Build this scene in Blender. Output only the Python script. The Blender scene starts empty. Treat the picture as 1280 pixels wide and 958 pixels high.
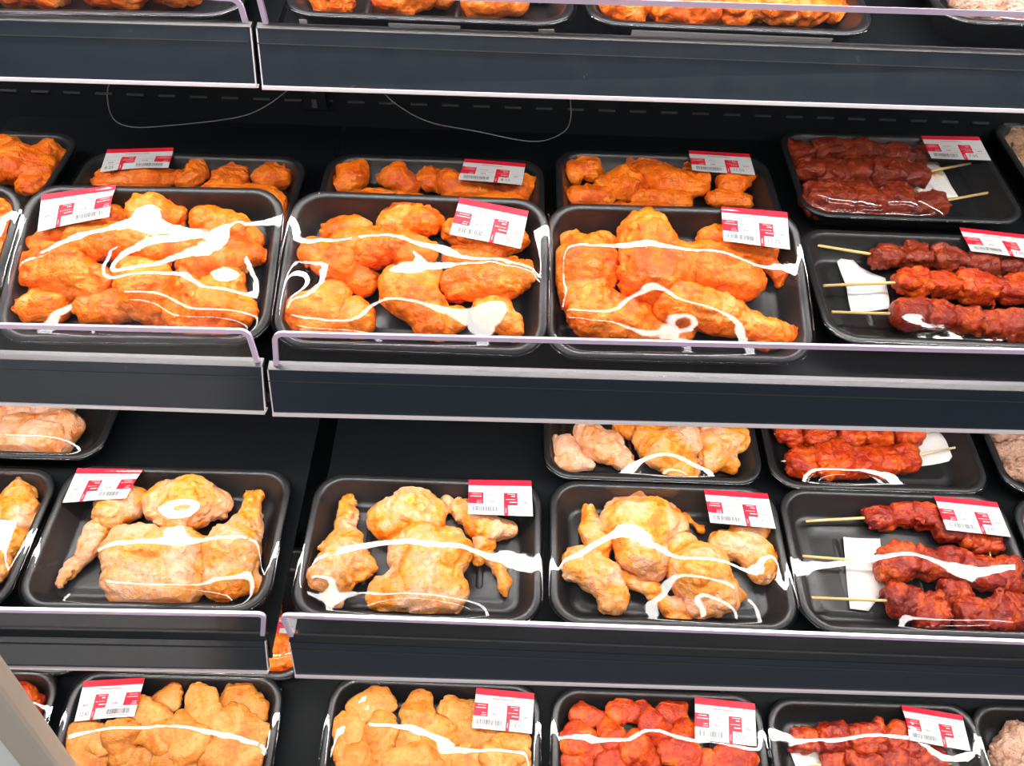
import bpy, bmesh, math, random
import numpy as np
from mathutils import Matrix, Vector
random.seed(7); np.random.seed(7)
SC = bpy.context.scene; COL = SC.collection

# ------------------------------------------------------------------ camera
FPX = 1003.4
HZ = 1.55                                             # eye height above the shop floor
RC = np.array([[0.9995, 0.03036, 0.0092], [0.01247, -0.64271, 0.76601], [0.02917, -0.76551, -0.64276]])
u_, _, v_ = np.linalg.svd(RC); RC = u_ @ v_
cam = bpy.data.objects.new('camera', bpy.data.cameras.new('camera')); COL.objects.link(cam)
cam.data.sensor_width = 36; cam.data.lens = FPX / 1280 * 36; cam.data.clip_start = .02
m4 = np.eye(4); m4[:3, 0] = RC[:, 0]; m4[:3, 1] = -RC[:, 1]; m4[:3, 2] = -RC[:, 2]; m4[:3, 3] = (0, 0, HZ)
cam.matrix_world = Matrix(m4.tolist()); SC.camera = cam
EYE = np.array([0, 0, HZ])

# ------------------------------------------------------------------ world, lights, exposure
SC.view_settings.view_transform = 'Standard'; SC.view_settings.look = 'None'
SC.view_settings.exposure = 0.0; SC.view_settings.gamma = 1; SC.view_settings.use_curve_mapping = False
w = bpy.data.worlds.new('store_interior'); SC.world = w; w.use_nodes = True
w.node_tree.nodes['Background'].inputs[0].default_value = (.82, .9, 1.0, 1)
w.node_tree.nodes['Background'].inputs[1].default_value = .11
TUBE_POWER = 58.0; CANOPY_POWER = 60.0

def ceiling_light(x, y, z, sx, sy, e):                # fluorescent fixtures of the shop ceiling
    L = bpy.data.lights.new('ceiling_light', 'AREA'); L.shape = 'RECTANGLE'; L.size = sx; L.size_y = sy; L.energy = e; L.color = (1, .97, .94)
    o = bpy.data.objects.new('ceiling_light', L); COL.objects.link(o); o.location = (x, y, z)
    o['label'] = 'long fluorescent ceiling light over the shop aisle, above the photo'; o['category'] = 'lamp'; o['group'] = 'ceiling lights over the aisle'
for yy in (-.55, -2.2): ceiling_light(0, yy, HZ + 1.6, 5.0, .22, 75)

def ray(px, py):
    d = RC @ np.array([(px - 640) / FPX, (py - 479) / FPX, 1.0]); return d
def on_depth(px, py, y):                              # point where the pixel's sight line meets world y
    d = ray(px, py); return EYE + d * (y / d[1])
def on_height(px, py, z):
    d = ray(px, py); return EYE + d * ((z) / d[2])    # z relative to the eye

# ------------------------------------------------------------------ helpers
def link(name, me, mat=None, parent=None, smooth=True):
    o = bpy.data.objects.new(name, me); COL.objects.link(o)
    if mat is not None:
        for q in (mat if isinstance(mat, (list, tuple)) else [mat]): me.materials.append(q)
    if parent is not None: o.parent = parent
    if smooth and len(me.polygons): me.polygons.foreach_set('use_smooth', [True] * len(me.polygons))
    return o
def mesh(vs, fs):
    me = bpy.data.meshes.new('m'); me.from_pydata([tuple(map(float, v)) for v in vs], [], fs); me.update(); return me
def mesh_np(V, Q):
    me = bpy.data.meshes.new('m'); n = len(V); k = len(Q)
    me.vertices.add(n); me.vertices.foreach_set('co', V.astype(np.float32).ravel())
    me.loops.add(k * 4); me.loops.foreach_set('vertex_index', Q.astype(np.int32).ravel())
    me.polygons.add(k); me.polygons.foreach_set('loop_start', (np.arange(k) * 4).astype(np.int32))
    me.update(calc_edges=True); return me
def empty(name, M=None):
    o = bpy.data.objects.new(name, None); COL.objects.link(o); o.empty_display_size = .05
    if M is not None: o.matrix_world = M
    return o
def tag(o, label=None, cat=None, group=None, kind=None):
    if label: o['label'] = label
    if cat: o['category'] = cat
    if group: o['group'] = group
    if kind: o['kind'] = kind
    return o
def prism(P, thick_vec):                              # 4 corner points + thickness vector -> bevelled-looking slab
    P = [np.array(p, float) for p in P]; t = np.array(thick_vec, float)
    vs = P + [p + t for p in P]; n = len(P)
    fs = [tuple(range(n))[::-1], tuple(range(n, 2 * n))] + [(i, (i + 1) % n, n + (i + 1) % n, n + i) for i in range(n)]
    return vs, fs
def bevel_mesh(vs, fs, r, seg=2):
    bm = bmesh.new(); V = [bm.verts.new(tuple(map(float, v))) for v in vs]
    for f in fs: bm.faces.new([V[i] for i in f])
    bmesh.ops.recalc_face_normals(bm, faces=bm.faces[:])
    if r > 0: bmesh.ops.bevel(bm, geom=bm.edges[:], offset=r, segments=seg, affect='EDGES', profile=.6)
    me = bpy.data.meshes.new('m'); bm.to_mesh(me); bm.free(); return me
def box_mesh(x0, x1, y0, y1, z0, z1, r=0):
    vs, fs = prism([(x0, y0, z0), (x1, y0, z0), (x1, y1, z0), (x0, y1, z0)], (0, 0, z1 - z0)); return bevel_mesh(vs, fs, r)
def tube_mesh(pts, r, n=8):
    pts = [Vector(map(float, p)) for p in pts]; vs = []; fs = []
    for i, p in enumerate(pts):
        t = (pts[min(i + 1, len(pts) - 1)] - pts[max(i - 1, 0)]).normalized()
        a = t.orthogonal().normalized() if i == 0 else (a - t * a.dot(t)).normalized()
        b = t.cross(a); rr = r if not hasattr(r, '__len__') else r[i]
        for k in range(n):
            q = 2 * math.pi * k / n; vs.append(p + (a * math.cos(q) + b * math.sin(q)) * rr)
    for i in range(len(pts) - 1):
        for k in range(n): fs.append((i * n + k, i * n + (k + 1) % n, (i + 1) * n + (k + 1) % n, (i + 1) * n + k))
    fs.append(tuple(range(n))[::-1]); fs.append(tuple(range((len(pts) - 1) * n, len(pts) * n)))
    return mesh(vs, fs)

# numpy value noise
_perm = np.random.RandomState(3).rand(4096)
def vnoise(P):
    I = np.floor(P).astype(np.int64); F = P - I; F = F * F * (3 - 2 * F); out = 0
    for dx in (0, 1):
        for dy in (0, 1):
            for dz in (0, 1):
                h = ((I[..., 0] + dx) * 73856093 ^ (I[..., 1] + dy) * 19349663 ^ (I[..., 2] + dz) * 83492791) & 4095
                wgt = (F[..., 0] if dx else 1 - F[..., 0]) * (F[..., 1] if dy else 1 - F[..., 1]) * (F[..., 2] if dz else 1 - F[..., 2])
                out = out + _perm[h] * wgt
    return out * 2 - 1
def fbm(P, oct=3):
    s = 0; a = 1
    for k in range(oct): s = s + a * vnoise(P * 2 ** k + 17.3 * k); a *= .5
    return s

# ------------------------------------------------------------------ materials
def nmat(name):
    m = bpy.data.materials.new(name); m.use_nodes = True; nt = m.node_tree
    return m, nt, nt.nodes['Principled BSDF']
def plain(name, col, rough=.5, metal=0, spec=.5, bump=0, bscale=200, alpha=1, var=0, coat=0):
    m, nt, b = nmat(name); b.inputs['Base Color'].default_value = (*col, 1); b.inputs['Roughness'].default_value = rough
    b.inputs['Metallic'].default_value = metal; b.inputs['Specular IOR Level'].default_value = spec
    b.inputs['Alpha'].default_value = alpha; b.inputs['Coat Weight'].default_value = coat
    if bump or var:
        tc = nt.nodes.new('ShaderNodeTexCoord'); nz = nt.nodes.new('ShaderNodeTexNoise'); nz.inputs['Scale'].default_value = bscale
        nz.inputs['Detail'].default_value = 4
        nt.links.new(tc.outputs['Object'], nz.inputs['Vector'])
        if bump:
            bp = nt.nodes.new('ShaderNodeBump'); bp.inputs['Strength'].default_value = bump; bp.inputs['Distance'].default_value = .001
            nt.links.new(nz.outputs['Fac'], bp.inputs['Height']); nt.links.new(bp.outputs['Normal'], b.inputs['Normal'])
        if var:
            mr = nt.nodes.new('ShaderNodeMapRange'); mr.inputs[3].default_value = max(0, rough - var); mr.inputs[4].default_value = rough + var
            nt.links.new(nz.outputs['Fac'], mr.inputs[0]); nt.links.new(mr.outputs[0], b.inputs['Roughness'])
    return m
def meat_mat(name, stops, scale=28, spots=None, spot_amt=.5, rough=.30, bump=.6, bscale=420, fine=.25, sss=.0, coat=.12, streak=0):
    """marinated meat: large patches of the stops' colours, fine mottling, optional dark or pale spots, bumpy wet surface"""
    m, nt, b = nmat(name); N = nt.nodes.new; L = nt.links.new
    tc = N('ShaderNodeTexCoord'); oi = N('ShaderNodeObjectInfo')
    ad = N('ShaderNodeVectorMath'); ad.operation = 'ADD'; L(tc.outputs['Object'], ad.inputs[0])
    mu = N('ShaderNodeMath'); mu.operation = 'MULTIPLY'; mu.inputs[1].default_value = 3; L(oi.outputs['Random'], mu.inputs[0]); L(mu.outputs[0], ad.inputs[1])
    n1 = N('ShaderNodeTexNoise'); n1.inputs['Scale'].default_value = scale; n1.inputs['Detail'].default_value = 5; n1.inputs['Roughness'].default_value = .62; n1.inputs['Distortion'].default_value = .7
    L(ad.outputs[0], n1.inputs['Vector'])
    n2 = N('ShaderNodeTexNoise'); n2.inputs['Scale'].default_value = scale * 7; n2.inputs['Detail'].default_value = 4
    L(ad.outputs[0], n2.inputs['Vector'])
    mx = N('ShaderNodeMix'); mx.data_type = 'FLOAT'; mx.inputs[0].default_value = fine; L(n1.outputs['Fac'], mx.inputs[2]); L(n2.outputs['Fac'], mx.inputs[3])
    cr = N('ShaderNodeValToRGB'); e = cr.color_ramp.elements
    while len(e) < len(stops): e.new(.5)
    for i, (p, c) in enumerate(stops): e[i].position = p; e[i].color = (*c, 1)
    L(mx.outputs[0], cr.inputs[0]); last = cr.outputs[0]
    if spots:
        vo = N('ShaderNodeTexNoise'); vo.inputs['Scale'].default_value = scale * 4.5; vo.inputs['Detail'].default_value = 3; L(ad.outputs[0], vo.inputs['Vector'])
        r2 = N('ShaderNodeMapRange'); r2.inputs[1].default_value = .58; r2.inputs[2].default_value = .72; r2.inputs[3].default_value = 0; r2.inputs[4].default_value = spot_amt
        L(vo.outputs['Fac'], r2.inputs[0])
        m2 = N('ShaderNodeMix'); m2.data_type = 'RGBA'; L(r2.outputs[0], m2.inputs[0]); L(last, m2.inputs[6]); m2.inputs[7].default_value = (*spots, 1); last = m2.outputs[2]
    L(last, b.inputs['Base Color'])
    b.inputs['Roughness'].default_value = rough; b.inputs['Coat Weight'].default_value = coat; b.inputs['Coat Roughness'].default_value = .10; b.inputs['Specular IOR Level'].default_value = .32
    if sss: b.inputs['Subsurface Weight'].default_value = sss; b.inputs['Subsurface Radius'].default_value = (.006, .002, .001); b.inputs['Subsurface Scale'].default_value = 1
    n3 = N('ShaderNodeTexNoise'); n3.inputs['Scale'].default_value = bscale; n3.inputs['Detail'].default_value = 3; L(ad.outputs[0], n3.inputs['Vector'])
    n4 = N('ShaderNodeTexNoise'); n4.inputs['Scale'].default_value = bscale * .28; n4.inputs['Detail'].default_value = 4; n4.inputs['Distortion'].default_value = 1.2; L(ad.outputs[0], n4.inputs['Vector'])
    am = N('ShaderNodeMath'); am.operation = 'MULTIPLY_ADD'; am.inputs[1].default_value = 2.2; L(n4.outputs['Fac'], am.inputs[0]); L(n3.outputs['Fac'], am.inputs[2])
    bp = N('ShaderNodeBump'); bp.inputs['Strength'].default_value = bump; bp.inputs['Distance'].default_value = .0020
    L(am.outputs[0], bp.inputs['Height']); L(bp.outputs['Normal'], b.inputs['Normal']); L(bp.outputs['Normal'], b.inputs['Coat Normal'])
    return m
MAT = {}
MAT['orange'] = meat_mat('orange_marinade', [(.38, (.74, .09, .003)), (.46, (.88, .15, .005)), (.54, (.92, .21, .009)), (.62, (.88, .29, .07))], 24, (.55, .08, .01), .45, sss=.0)
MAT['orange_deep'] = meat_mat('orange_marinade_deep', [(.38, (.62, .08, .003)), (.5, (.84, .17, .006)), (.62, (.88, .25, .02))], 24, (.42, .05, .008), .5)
MAT['pale'] = meat_mat('spiced_pale_skin', [(.38, (.74, .15, .006)), (.45, (.80, .29, .025)), (.52, (.74, .34, .14)), (.62, (.82, .46, .30))], 22, (.74, .17, .02), .65)
MAT['pale_wing'] = meat_mat('pale_pink_skin', [(.38, (.72, .20, .03)), (.46, (.76, .34, .16)), (.60, (.82, .50, .36))], 22, (.78, .28, .06), .5)
MAT['cutlet'] = meat_mat('tan_marinade', [(.38, (.46, .12, .010)), (.50, (.60, .22, .03)), (.62, (.68, .33, .09))], 30, (.55, .18, .03), .4, bump=.5)
MAT['red_slice'] = meat_mat('red_marinade', [(.38, (.30, .018, .005)), (.50, (.50, .045, .006)), (.62, (.74, .14, .008))], 26, (.34, .03, .02), .4)
MAT['dark_beef'] = meat_mat('dark_red_beef', [(.30, (.10, .010, .005)), (.5, (.21, .024, .008)), (.70, (.36, .05, .012))], 30, (.42, .075, .015), .35, rough=.3, bump=.6)
MAT['red_beef'] = meat_mat('bright_red_beef', [(.38, (.30, .015, .004)), (.50, (.52, .045, .006)), (.62, (.74, .13, .008))], 30, (.22, .012, .008), .5, rough=.3, bump=.6)
MAT['mid_beef'] = meat_mat('red_brown_beef', [(.38, (.15, .008, .004)), (.50, (.30, .02, .006)), (.62, (.56, .085, .010))], 30, (.62, .13, .02), .35, rough=.3, bump=.6)
MAT['minced'] = meat_mat('minced_meat', [(.30, (.28, .12, .08)), (.48, (.46, .25, .17)), (.68, (.62, .42, .32))], 60, (.16, .15, .04), .5, rough=.5, bump=1, bscale=330, fine=.5, coat=.15)
MAT['minced_brown'] = meat_mat('minced_brown_meat', [(.30, (.20, .09, .045)), (.48, (.36, .19, .11)), (.68, (.52, .34, .22))], 60, (.12, .08, .03), .5, rough=.5, bump=1, bscale=330, fine=.5, coat=.15)
MAT['foam'] = plain('black_foam', (.012, .012, .013), .36, bump=.25, bscale=520, spec=.55)
MAT['paper'] = plain('white_absorbent_paper', (.80, .77, .74), .8, bump=.5, bscale=90)
MAT['stained'] = meat_mat('stained_paper', [(.50, (.82, .79, .76)), (.60, (.86, .60, .30)), (.68, (.85, .45, .08))], 24, rough=.8, bump=.3, coat=0)
MAT['bamboo'] = plain('bamboo', (.78, .52, .20), .5, bump=.2, bscale=300)
MAT['bamboo_pale'] = plain('pale_bamboo', (.82, .68, .40), .5, bump=.2, bscale=300)
MAT['label_white'] = plain('label_paper', (.52, .53, .52), .55)
MAT['label_red'] = plain('label_red_print', (.62, .008, .028), .5)
MAT['label_ink'] = plain('label_ink', (.05, .05, .06), .6)
MAT['label_rule'] = plain('label_pink_rule', (.34, .17, .18), .6)
MAT['label_inkred'] = plain('label_dark_red_ink', (.38, .01, .03), .6)
MAT['shelf'] = plain('black_shelf_metal', (.0035, .0045, .0055), .55, spec=.12, var=.06, bscale=14)
MAT['rail'] = plain('dark_slate_rail', (.014, .020, .030), .24, spec=.6, bump=.05, bscale=60, var=.07)
MAT['rail_light'] = plain('grey_aluminium_lip', (.11, .11, .11), .38, metal=.8)
MAT['rail_edge'] = plain('pale_rail_edge', (.66, .60, .62), .35)
MAT['wall'] = plain('black_back_panel', (.004, .005, .006), .6, spec=.12)
MAT['slot'] = plain('slot_edge_metal', (.030, .032, .034), .45)
MAT['cable'] = plain('grey_cable', (.06, .062, .065), .4)
MAT['trim_metal'] = plain('brushed_trim', (.52, .46, .38), .42, metal=.15, bump=.05, bscale=40)
MAT['white_panel'] = plain('white_panel', (.72, .74, .73), .5)
MAT['floor'] = plain('shop_floor', (.16, .16, .165), .35, bump=.05, bscale=3)
def emis(name, col, s):
    m, nt, b = nmat(name); b.inputs['Base Color'].default_value = (.8, .8, .8, 1); b.inputs['Emission Color'].default_value = (*col, 1); b.inputs['Emission Strength'].default_value = s
    return m
MAT['tube'] = emis('lit_tube', (1, .96, .93), TUBE_POWER)
MAT['tube_wide'] = emis('lit_wide_strip', (1, .96, .93), TUBE_POWER * .66)
MAT['canopy'] = emis('lit_canopy_tube', (1, .96, .94), CANOPY_POWER)
def sheet_fresnel(nt, ior):                          # correct reflectance on both faces of a clear sheet
    N = nt.nodes.new; L = nt.links.new; g = N('ShaderNodeNewGeometry'); mr = N('ShaderNodeMapRange'); mr.inputs[3].default_value = ior; mr.inputs[4].default_value = 1 / ior
    L(g.outputs['Backfacing'], mr.inputs[0]); fr = N('ShaderNodeFresnel'); L(mr.outputs[0], fr.inputs[0]); return fr
def film_mat():
    m = bpy.data.materials.new('cling_film'); m.use_nodes = True; nt = m.node_tree; nt.nodes.clear(); N = nt.nodes.new; L = nt.links.new
    out = N('ShaderNodeOutputMaterial'); tr = N('ShaderNodeBsdfTransparent'); tr.inputs[0].default_value = (.985, .985, .985, 1)
    gl = N('ShaderNodeBsdfGlossy'); gl.inputs['Roughness'].default_value = .045
    fr = sheet_fresnel(nt, 1.5)
    mq = N('ShaderNodeMath'); mq.operation = 'MULTIPLY'; mq.inputs[1].default_value = 1.25; L(fr.outputs[0], mq.inputs[0]); mu = N('ShaderNodeMath'); mu.operation = 'MINIMUM'; mu.inputs[1].default_value = .22; L(mq.outputs[0], mu.inputs[0])
    mx = N('ShaderNodeMixShader'); L(mu.outputs[0], mx.inputs[0]); L(tr.outputs[0], mx.inputs[1]); L(gl.outputs[0], mx.inputs[2])
    tc = N('ShaderNodeTexCoord'); mp = N('ShaderNodeMapping'); mp.inputs['Scale'].default_value = (1, 1, .3); nz = N('ShaderNodeTexNoise'); nz.inputs['Scale'].default_value = 34; nz.inputs['Detail'].default_value = 1.5
    L(tc.outputs['Object'], mp.inputs[0]); L(mp.outputs[0], nz.inputs['Vector'])
    bp = N('ShaderNodeBump'); bp.inputs['Strength'].default_value = .22; bp.inputs['Distance'].default_value = .002; L(nz.outputs['Fac'], bp.inputs['Height'])
    L(bp.outputs[0], gl.inputs['Normal'])
    L(mx.outputs[0], out.inputs[0]); return m
MAT['film'] = film_mat()
def acrylic_mat(name, tint, refl, haze, hazecol=(.6, .6, .65)):
    m = bpy.data.materials.new(name); m.use_nodes = True; nt = m.node_tree; nt.nodes.clear(); N = nt.nodes.new; L = nt.links.new
    out = N('ShaderNodeOutputMaterial'); tr = N('ShaderNodeBsdfTransparent'); tr.inputs[0].default_value = (*tint, 1)
    gl = N('ShaderNodeBsdfGlossy'); gl.inputs['Roughness'].default_value = .08
    fr = sheet_fresnel(nt, 1.49)
    mu = N('ShaderNodeMath'); mu.operation = 'MULTIPLY'; mu.inputs[1].default_value = refl; L(fr.outputs[0], mu.inputs[0])
    df = N('ShaderNodeBsdfDiffuse'); df.inputs[0].default_value = (*hazecol, 1)
    m0 = N('ShaderNodeMixShader'); m0.inputs[0].default_value = haze; L(tr.outputs[0], m0.inputs[1]); L(df.outputs[0], m0.inputs[2])
    mx = N('ShaderNodeMixShader'); L(mu.outputs[0], mx.inputs[0]); L(m0.outputs[0], mx.inputs[1]); L(gl.outputs[0], mx.inputs[2])
    L(mx.outputs[0], out.inputs[0]); return m
MAT['guard'] = acrylic_mat('clear_acrylic', (.95, .94, .96), .8, .004)
MAT['guard_edge'] = acrylic_mat('lilac_acrylic_edge', (.80, .70, .82), 1.0, .75, (.66, .54, .68))
MAT['flap'] = acrylic_mat('folded_film', (.9, .9, .9), 1.2, .6, (.62, .62, .58))

# ------------------------------------------------------------------ setting
WALL_Y = 1.075
me = box_mesh(-2.2, 2.2, WALL_Y, WALL_Y + .03, 0, HZ + .75); tag(link('wall_back', me, MAT['wall'], smooth=False), kind='structure')
wall = bpy.data.objects['wall_back']
me = box_mesh(-4, 4, -4, WALL_Y + .5, -.05, 0); tag(link('floor', me, MAT['floor'], smooth=False), kind='structure')
slot_me = bevel_mesh(*prism([(-.011, 0, -.0012), (.011, 0, -.0012), (.011, 0, .0012), (-.011, 0, .0012)], (0, -.004, 0)), 0)
slot_me.materials.append(MAT['slot'])
for i in range(42):
    o = bpy.data.objects.new('slot', slot_me); COL.objects.link(o); o.parent = wall; o.location = (-.85 + i * .0425, WALL_Y + .001, HZ - .413)

# ------------------------------------------------------------------ shelves
def shelf(name, label, xa, xb, top, bot, zlip, lean, slope, depth_to, guard, lipband=0, tube_label=None, gtilt=(0, 0), x_open=None):
    """top/bot: ((px,py),(px,py)) ends of the rail's upper and lower edges; the rail, lip, guard, deck and tube are parts"""
    A, B = on_height(*top[0], zlip), on_height(*top[1], zlip)
    C_, D_ = on_depth(*bot[0], A[1] - lean), on_depth(*bot[1], B[1] - lean)
    root = empty(name, Matrix.Translation(((A[0] + B[0]) / 2, (A[1] + B[1]) / 2, A[2]))); off = np.array(root.location)
    tag(root, label, 'shelf', 'tilted shelves of the chilled meat case')
    def part(n, vs, fs, mt, r=0, parent=root):
        return link(n, bevel_mesh([np.array(v) - off for v in vs], fs, r), mt, parent, smooth=False)
    n = np.cross(B - A, C_ - A); n = n / np.linalg.norm(n); n = n if n[1] < 0 else -n
    # price rail body with recessed face and pale lower edge
    part('price_rail', *prism([A, B, D_, C_], -n * .006), MAT['rail'], .0008)
    h = (C_ - A) / np.linalg.norm(C_ - A); xd = (B - A) / np.linalg.norm(B - A)
    e = .0022
    part('rail_lower_edge', *prism([C_ - h * e + n * .0022, D_ - h * e + n * .0022, D_ + h * .0016 + n * .0022, C_ + h * .0016 + n * .0022], -n * .010), MAT['rail_edge'], .0006)
    for P, Q, s in ((A, C_, 1), (B, D_, -1)):
        part('rail_end', *prism([P + n * .0006, P + xd * s * .0011 + n * .0006, Q + xd * s * .0011 + n * .0006, Q + n * .0006], -n * .004), MAT['rail_edge'])
    g1 = A + h * .012; g2 = B + h * .012
    part('rail_groove', *prism([g1, g2, g2 + h * .0009, g1 + h * .0009], n * .0009), MAT['slot'])
    # aluminium lip on top of the rail, behind it the deck
    up = np.array([0, 0, 1.0]); back = np.array([0, 1.0, 0])
    lb = .006 + lipband
    part('rail_lip', *prism([A + n * .001, B + n * .001, B + up * .0035 + back * lb, A + up * .0035 + back * lb], np.array([0, .002, -.004])), MAT['rail_light' if zlip > -.7 else 'shelf'], .0007)
    # deck: from just behind the lip to the wall
    zl = min(A[2], B[2]) - .034 + .0
    y0 = (A[1] + B[1]) / 2 + .004
    y1 = WALL_Y - .002
    def zz(y): return slope[1] + (y - slope[0]) * slope[2] + HZ
    p = [(A[0], y0, zz(y0)), (B[0], y0, zz(y0)), (B[0] , y1, zz(y1)), (A[0] , y1, zz(y1))]
    part('shelf_deck', *prism(p, (0, 0, -.003)), MAT['shelf'], .0005)
    f0 = C_[2] + .004
    part('front_riser', *prism([A + back * .006, B + back * .006, D_ + back * .016, C_ + back * .016], (0, .004, 0)), MAT['shelf'])
    # guard
    if guard:
        g0, g1_, gx0, gx1 = guard                      # two pixel ends of the upper edge
        Ga = A + np.array([gx0, .004, .002]); Gb = B + np.array([gx1, .004, .002])
        Ta = on_depth(*g0, Ga[1] + .002); Tb = on_depth(*g1_, Gb[1] + .002)
        gp = empty_child = None
        pts = []
        K = 6; rad = .009
        ua = (Ta - Ga); ub = (Tb - Gb); xd2 = (Tb - Ta) / np.linalg.norm(Tb - Ta)
        la = ua / np.linalg.norm(ua); lb_ = ub / np.linalg.norm(ub)
        poly = [Ga]
        for k in range(K + 1):
            t = k / K * math.pi / 2; poly.append(Ta - la * rad * (1 - math.sin(t)) + xd2 * rad * (1 - math.cos(t)))
        for k in range(K + 1):
            t = (1 - k / K) * math.pi / 2; poly.append(Tb - lb_ * rad * (1 - math.sin(t)) - xd2 * rad * (1 - math.cos(t)))
        poly.append(Gb)
        gn = np.cross(xd2, la); gn = gn / np.linalg.norm(gn); gn = gn if gn[1] > 0 else -gn
        part('clear_guard', *prism(poly, gn * .0022), MAT['guard'])
        # polished edge strip running round the guard's outline
        cen = (Ta + Tb) / 2 - la * .02
        vs = []; fs = []
        for i, q in enumerate(poly):
            a = poly[max(i - 1, 0)]; c = poly[min(i + 1, len(poly) - 1)]
            t = (c - a) / np.linalg.norm(c - a); inn = np.cross(t, gn); inn = inn if np.dot(inn, cen - q) > 0 else -inn
            for v in (q - inn * .0004 - gn * .0005, q + inn * .0042 - gn * .0005, q + inn * .0042 + gn * .0032, q - inn * .0004 + gn * .0032): vs.append(v)
        for i in range(len(poly) - 1):
            for k in range(4): fs.append((i * 4 + k, i * 4 + (k + 1) % 4, i * 4 + 4 + (k + 1) % 4, i * 4 + 4 + k))
        part('guard_edge', vs, fs, MAT['guard_edge'])
    # lit tube tucked behind the rail's lower edge
    if tube_label is not None:
        y, z = tube_label
        t0 = C_ + np.array([.01, y, z]); t1 = D_ + np.array([-.01, y, z])
        hw = .0105 if -.6 < zlip < -.4 else .006
        part('light_strip', *prism([t0 + back * -hw, t1 + back * -hw, t1 + back * hw, t0 + back * hw], (0, 0, .004)), MAT['tube_wide' if hw > .008 else 'tube'], .001)
        part('strip_housing', *prism([t0 + up * .0042 + back * -.0125, t1 + up * .0042 + back * -.0125, t1 + up * .0042 + back * .0125, t0 + up * .0042 + back * .0125], (0, 0, .002)), MAT['shelf'])
    return root, A, B

# deck planes: (y, z, slope) under the trays
DECK = {1: (.7875, -.2530, math.tan(math.radians(14))), 2: (.668, -.5190, math.tan(math.radians(10))),
        3: (.498, -.7805, math.tan(math.radians(11.4))), 4: (.385, -1.0540, math.tan(math.radians(16.6)))}
TUBE = (.022, -.002)
shelf('display_shelf', 'uppermost shelf in view, left section with dark slate price rail', 0, 0,
      ((-260, 18), (314, 34)), ((-260, 92), (321, 108)), -.222, .016, DECK[1], 0, ((-260, -42), (300, -4), 0, -.004), 0, TUBE)
shelf('display_shelf', 'uppermost shelf in view, wide right section above the cables', 0, 0,
      ((320, 35), (1560, 79)), ((328, 110), (1560, 148)), -.222, .016, DECK[1], 0, ((318, -14), (1560, 24), .006, 0), 0, TUBE)
shelf('display_shelf', 'second shelf, left section under the leftmost tray of orange wings', 0, 0,
      ((-260, 441), (328, 458.5)), ((-260, 496), (332, 516)), -.495, .010, DECK[2], 0, ((-260, 400), (311, 413), 0, -.004), .004, TUBE)
shelf('display_shelf', 'second shelf, wide right section carrying orange chicken and skewers', 0, 0,
      ((334, 462), (1560, 497)), ((341, 518), (1560, 547)), -.495, .010, DECK[2], 0, ((340, 416), (1560, 445), .006, 0), .004, TUBE)
shelf('display_shelf', 'third shelf, left section ending at the wide gap', 0, 0,
      ((-260, 790), (332, 801)), ((-260, 829), (336, 840)), -.755, .008, DECK[3], 0, ((-260, 758), (332, 768), 0, -.002), 0, TUBE)
shelf('display_shelf', 'third shelf, wide right section carrying pale spiced chicken', 0, 0,
      ((361, 802), (1560, 845)), ((369, 845), (1560, 880)), -.755, .008, DECK[3], 0, ((349, 769), (1560, 813), .000, 0), 0, TUBE)
# bottom deck and canopy with its lamp (outside the frame)
def bottom():
    root = empty('display_shelf', Matrix.Translation((0, .33, HZ - 1.08))); off = np.array(root.location)
    tag(root, 'lowest shelf in view, carrying tan cutlets and red slices', 'shelf', 'tilted shelves of the chilled meat case')
    y0, z0, s = DECK[4]
    def zz(y): return z0 + (y - y0) * s + HZ
    p = [np.array(q) - off for q in ((-1.2, .33, zz(.33)), (1.2, .33, zz(.33)), (1.2, WALL_Y - .002, zz(WALL_Y)), (-1.2, WALL_Y - .002, zz(WALL_Y)))]
    link('shelf_deck', bevel_mesh(*prism(p, (0, 0, -.012)), .001), MAT['shelf'], root, smooth=False)
    q = [np.array(q) - off for q in ((-1.2, .325, HZ - 1.14), (1.2, .325, HZ - 1.14), (1.2, .329, HZ - 1.03), (-1.2, .329, HZ - 1.03))]
    link('price_rail', bevel_mesh(*prism(q, (0, -.006, 0)), .001), MAT['rail'], root, smooth=False)
bottom()
def canopy():
    root = empty('case_canopy', Matrix.Translation((0, .80, HZ + .05)))
    tag(root, 'dark canopy with lit tube over the top shelf, above the photo', 'canopy')
    link('canopy_panel', box_mesh(-1.3, 1.3, -.05, .29, 0, .04, .003), MAT['shelf'], root, smooth=False)
    link('light_tube', tube_mesh([(-1.25, -.02, -.02), (1.25, -.02, -.02)], .014, 10), MAT['canopy'], root)
canopy()
# uprights between the shelf sections
def upright(x, z0, z1, label):
    root = link('upright_post', box_mesh(-.016, .016, -.018, 0, 0, z1 - z0, .001), MAT['shelf'], smooth=False)
    root.location = (x, WALL_Y, z0); tag(root, label, 'post')
    for k in range(int((z1 - z0) / .02)):
        link('post_slot', box_mesh(-.003, .003, -.0195, -.0175, k * .02 + .004, k * .02 + .015), MAT['slot'], root, smooth=False)
upright(-.265, HZ - .42, HZ - .20, 'black slotted post on the back wall above the second shelf')

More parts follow.
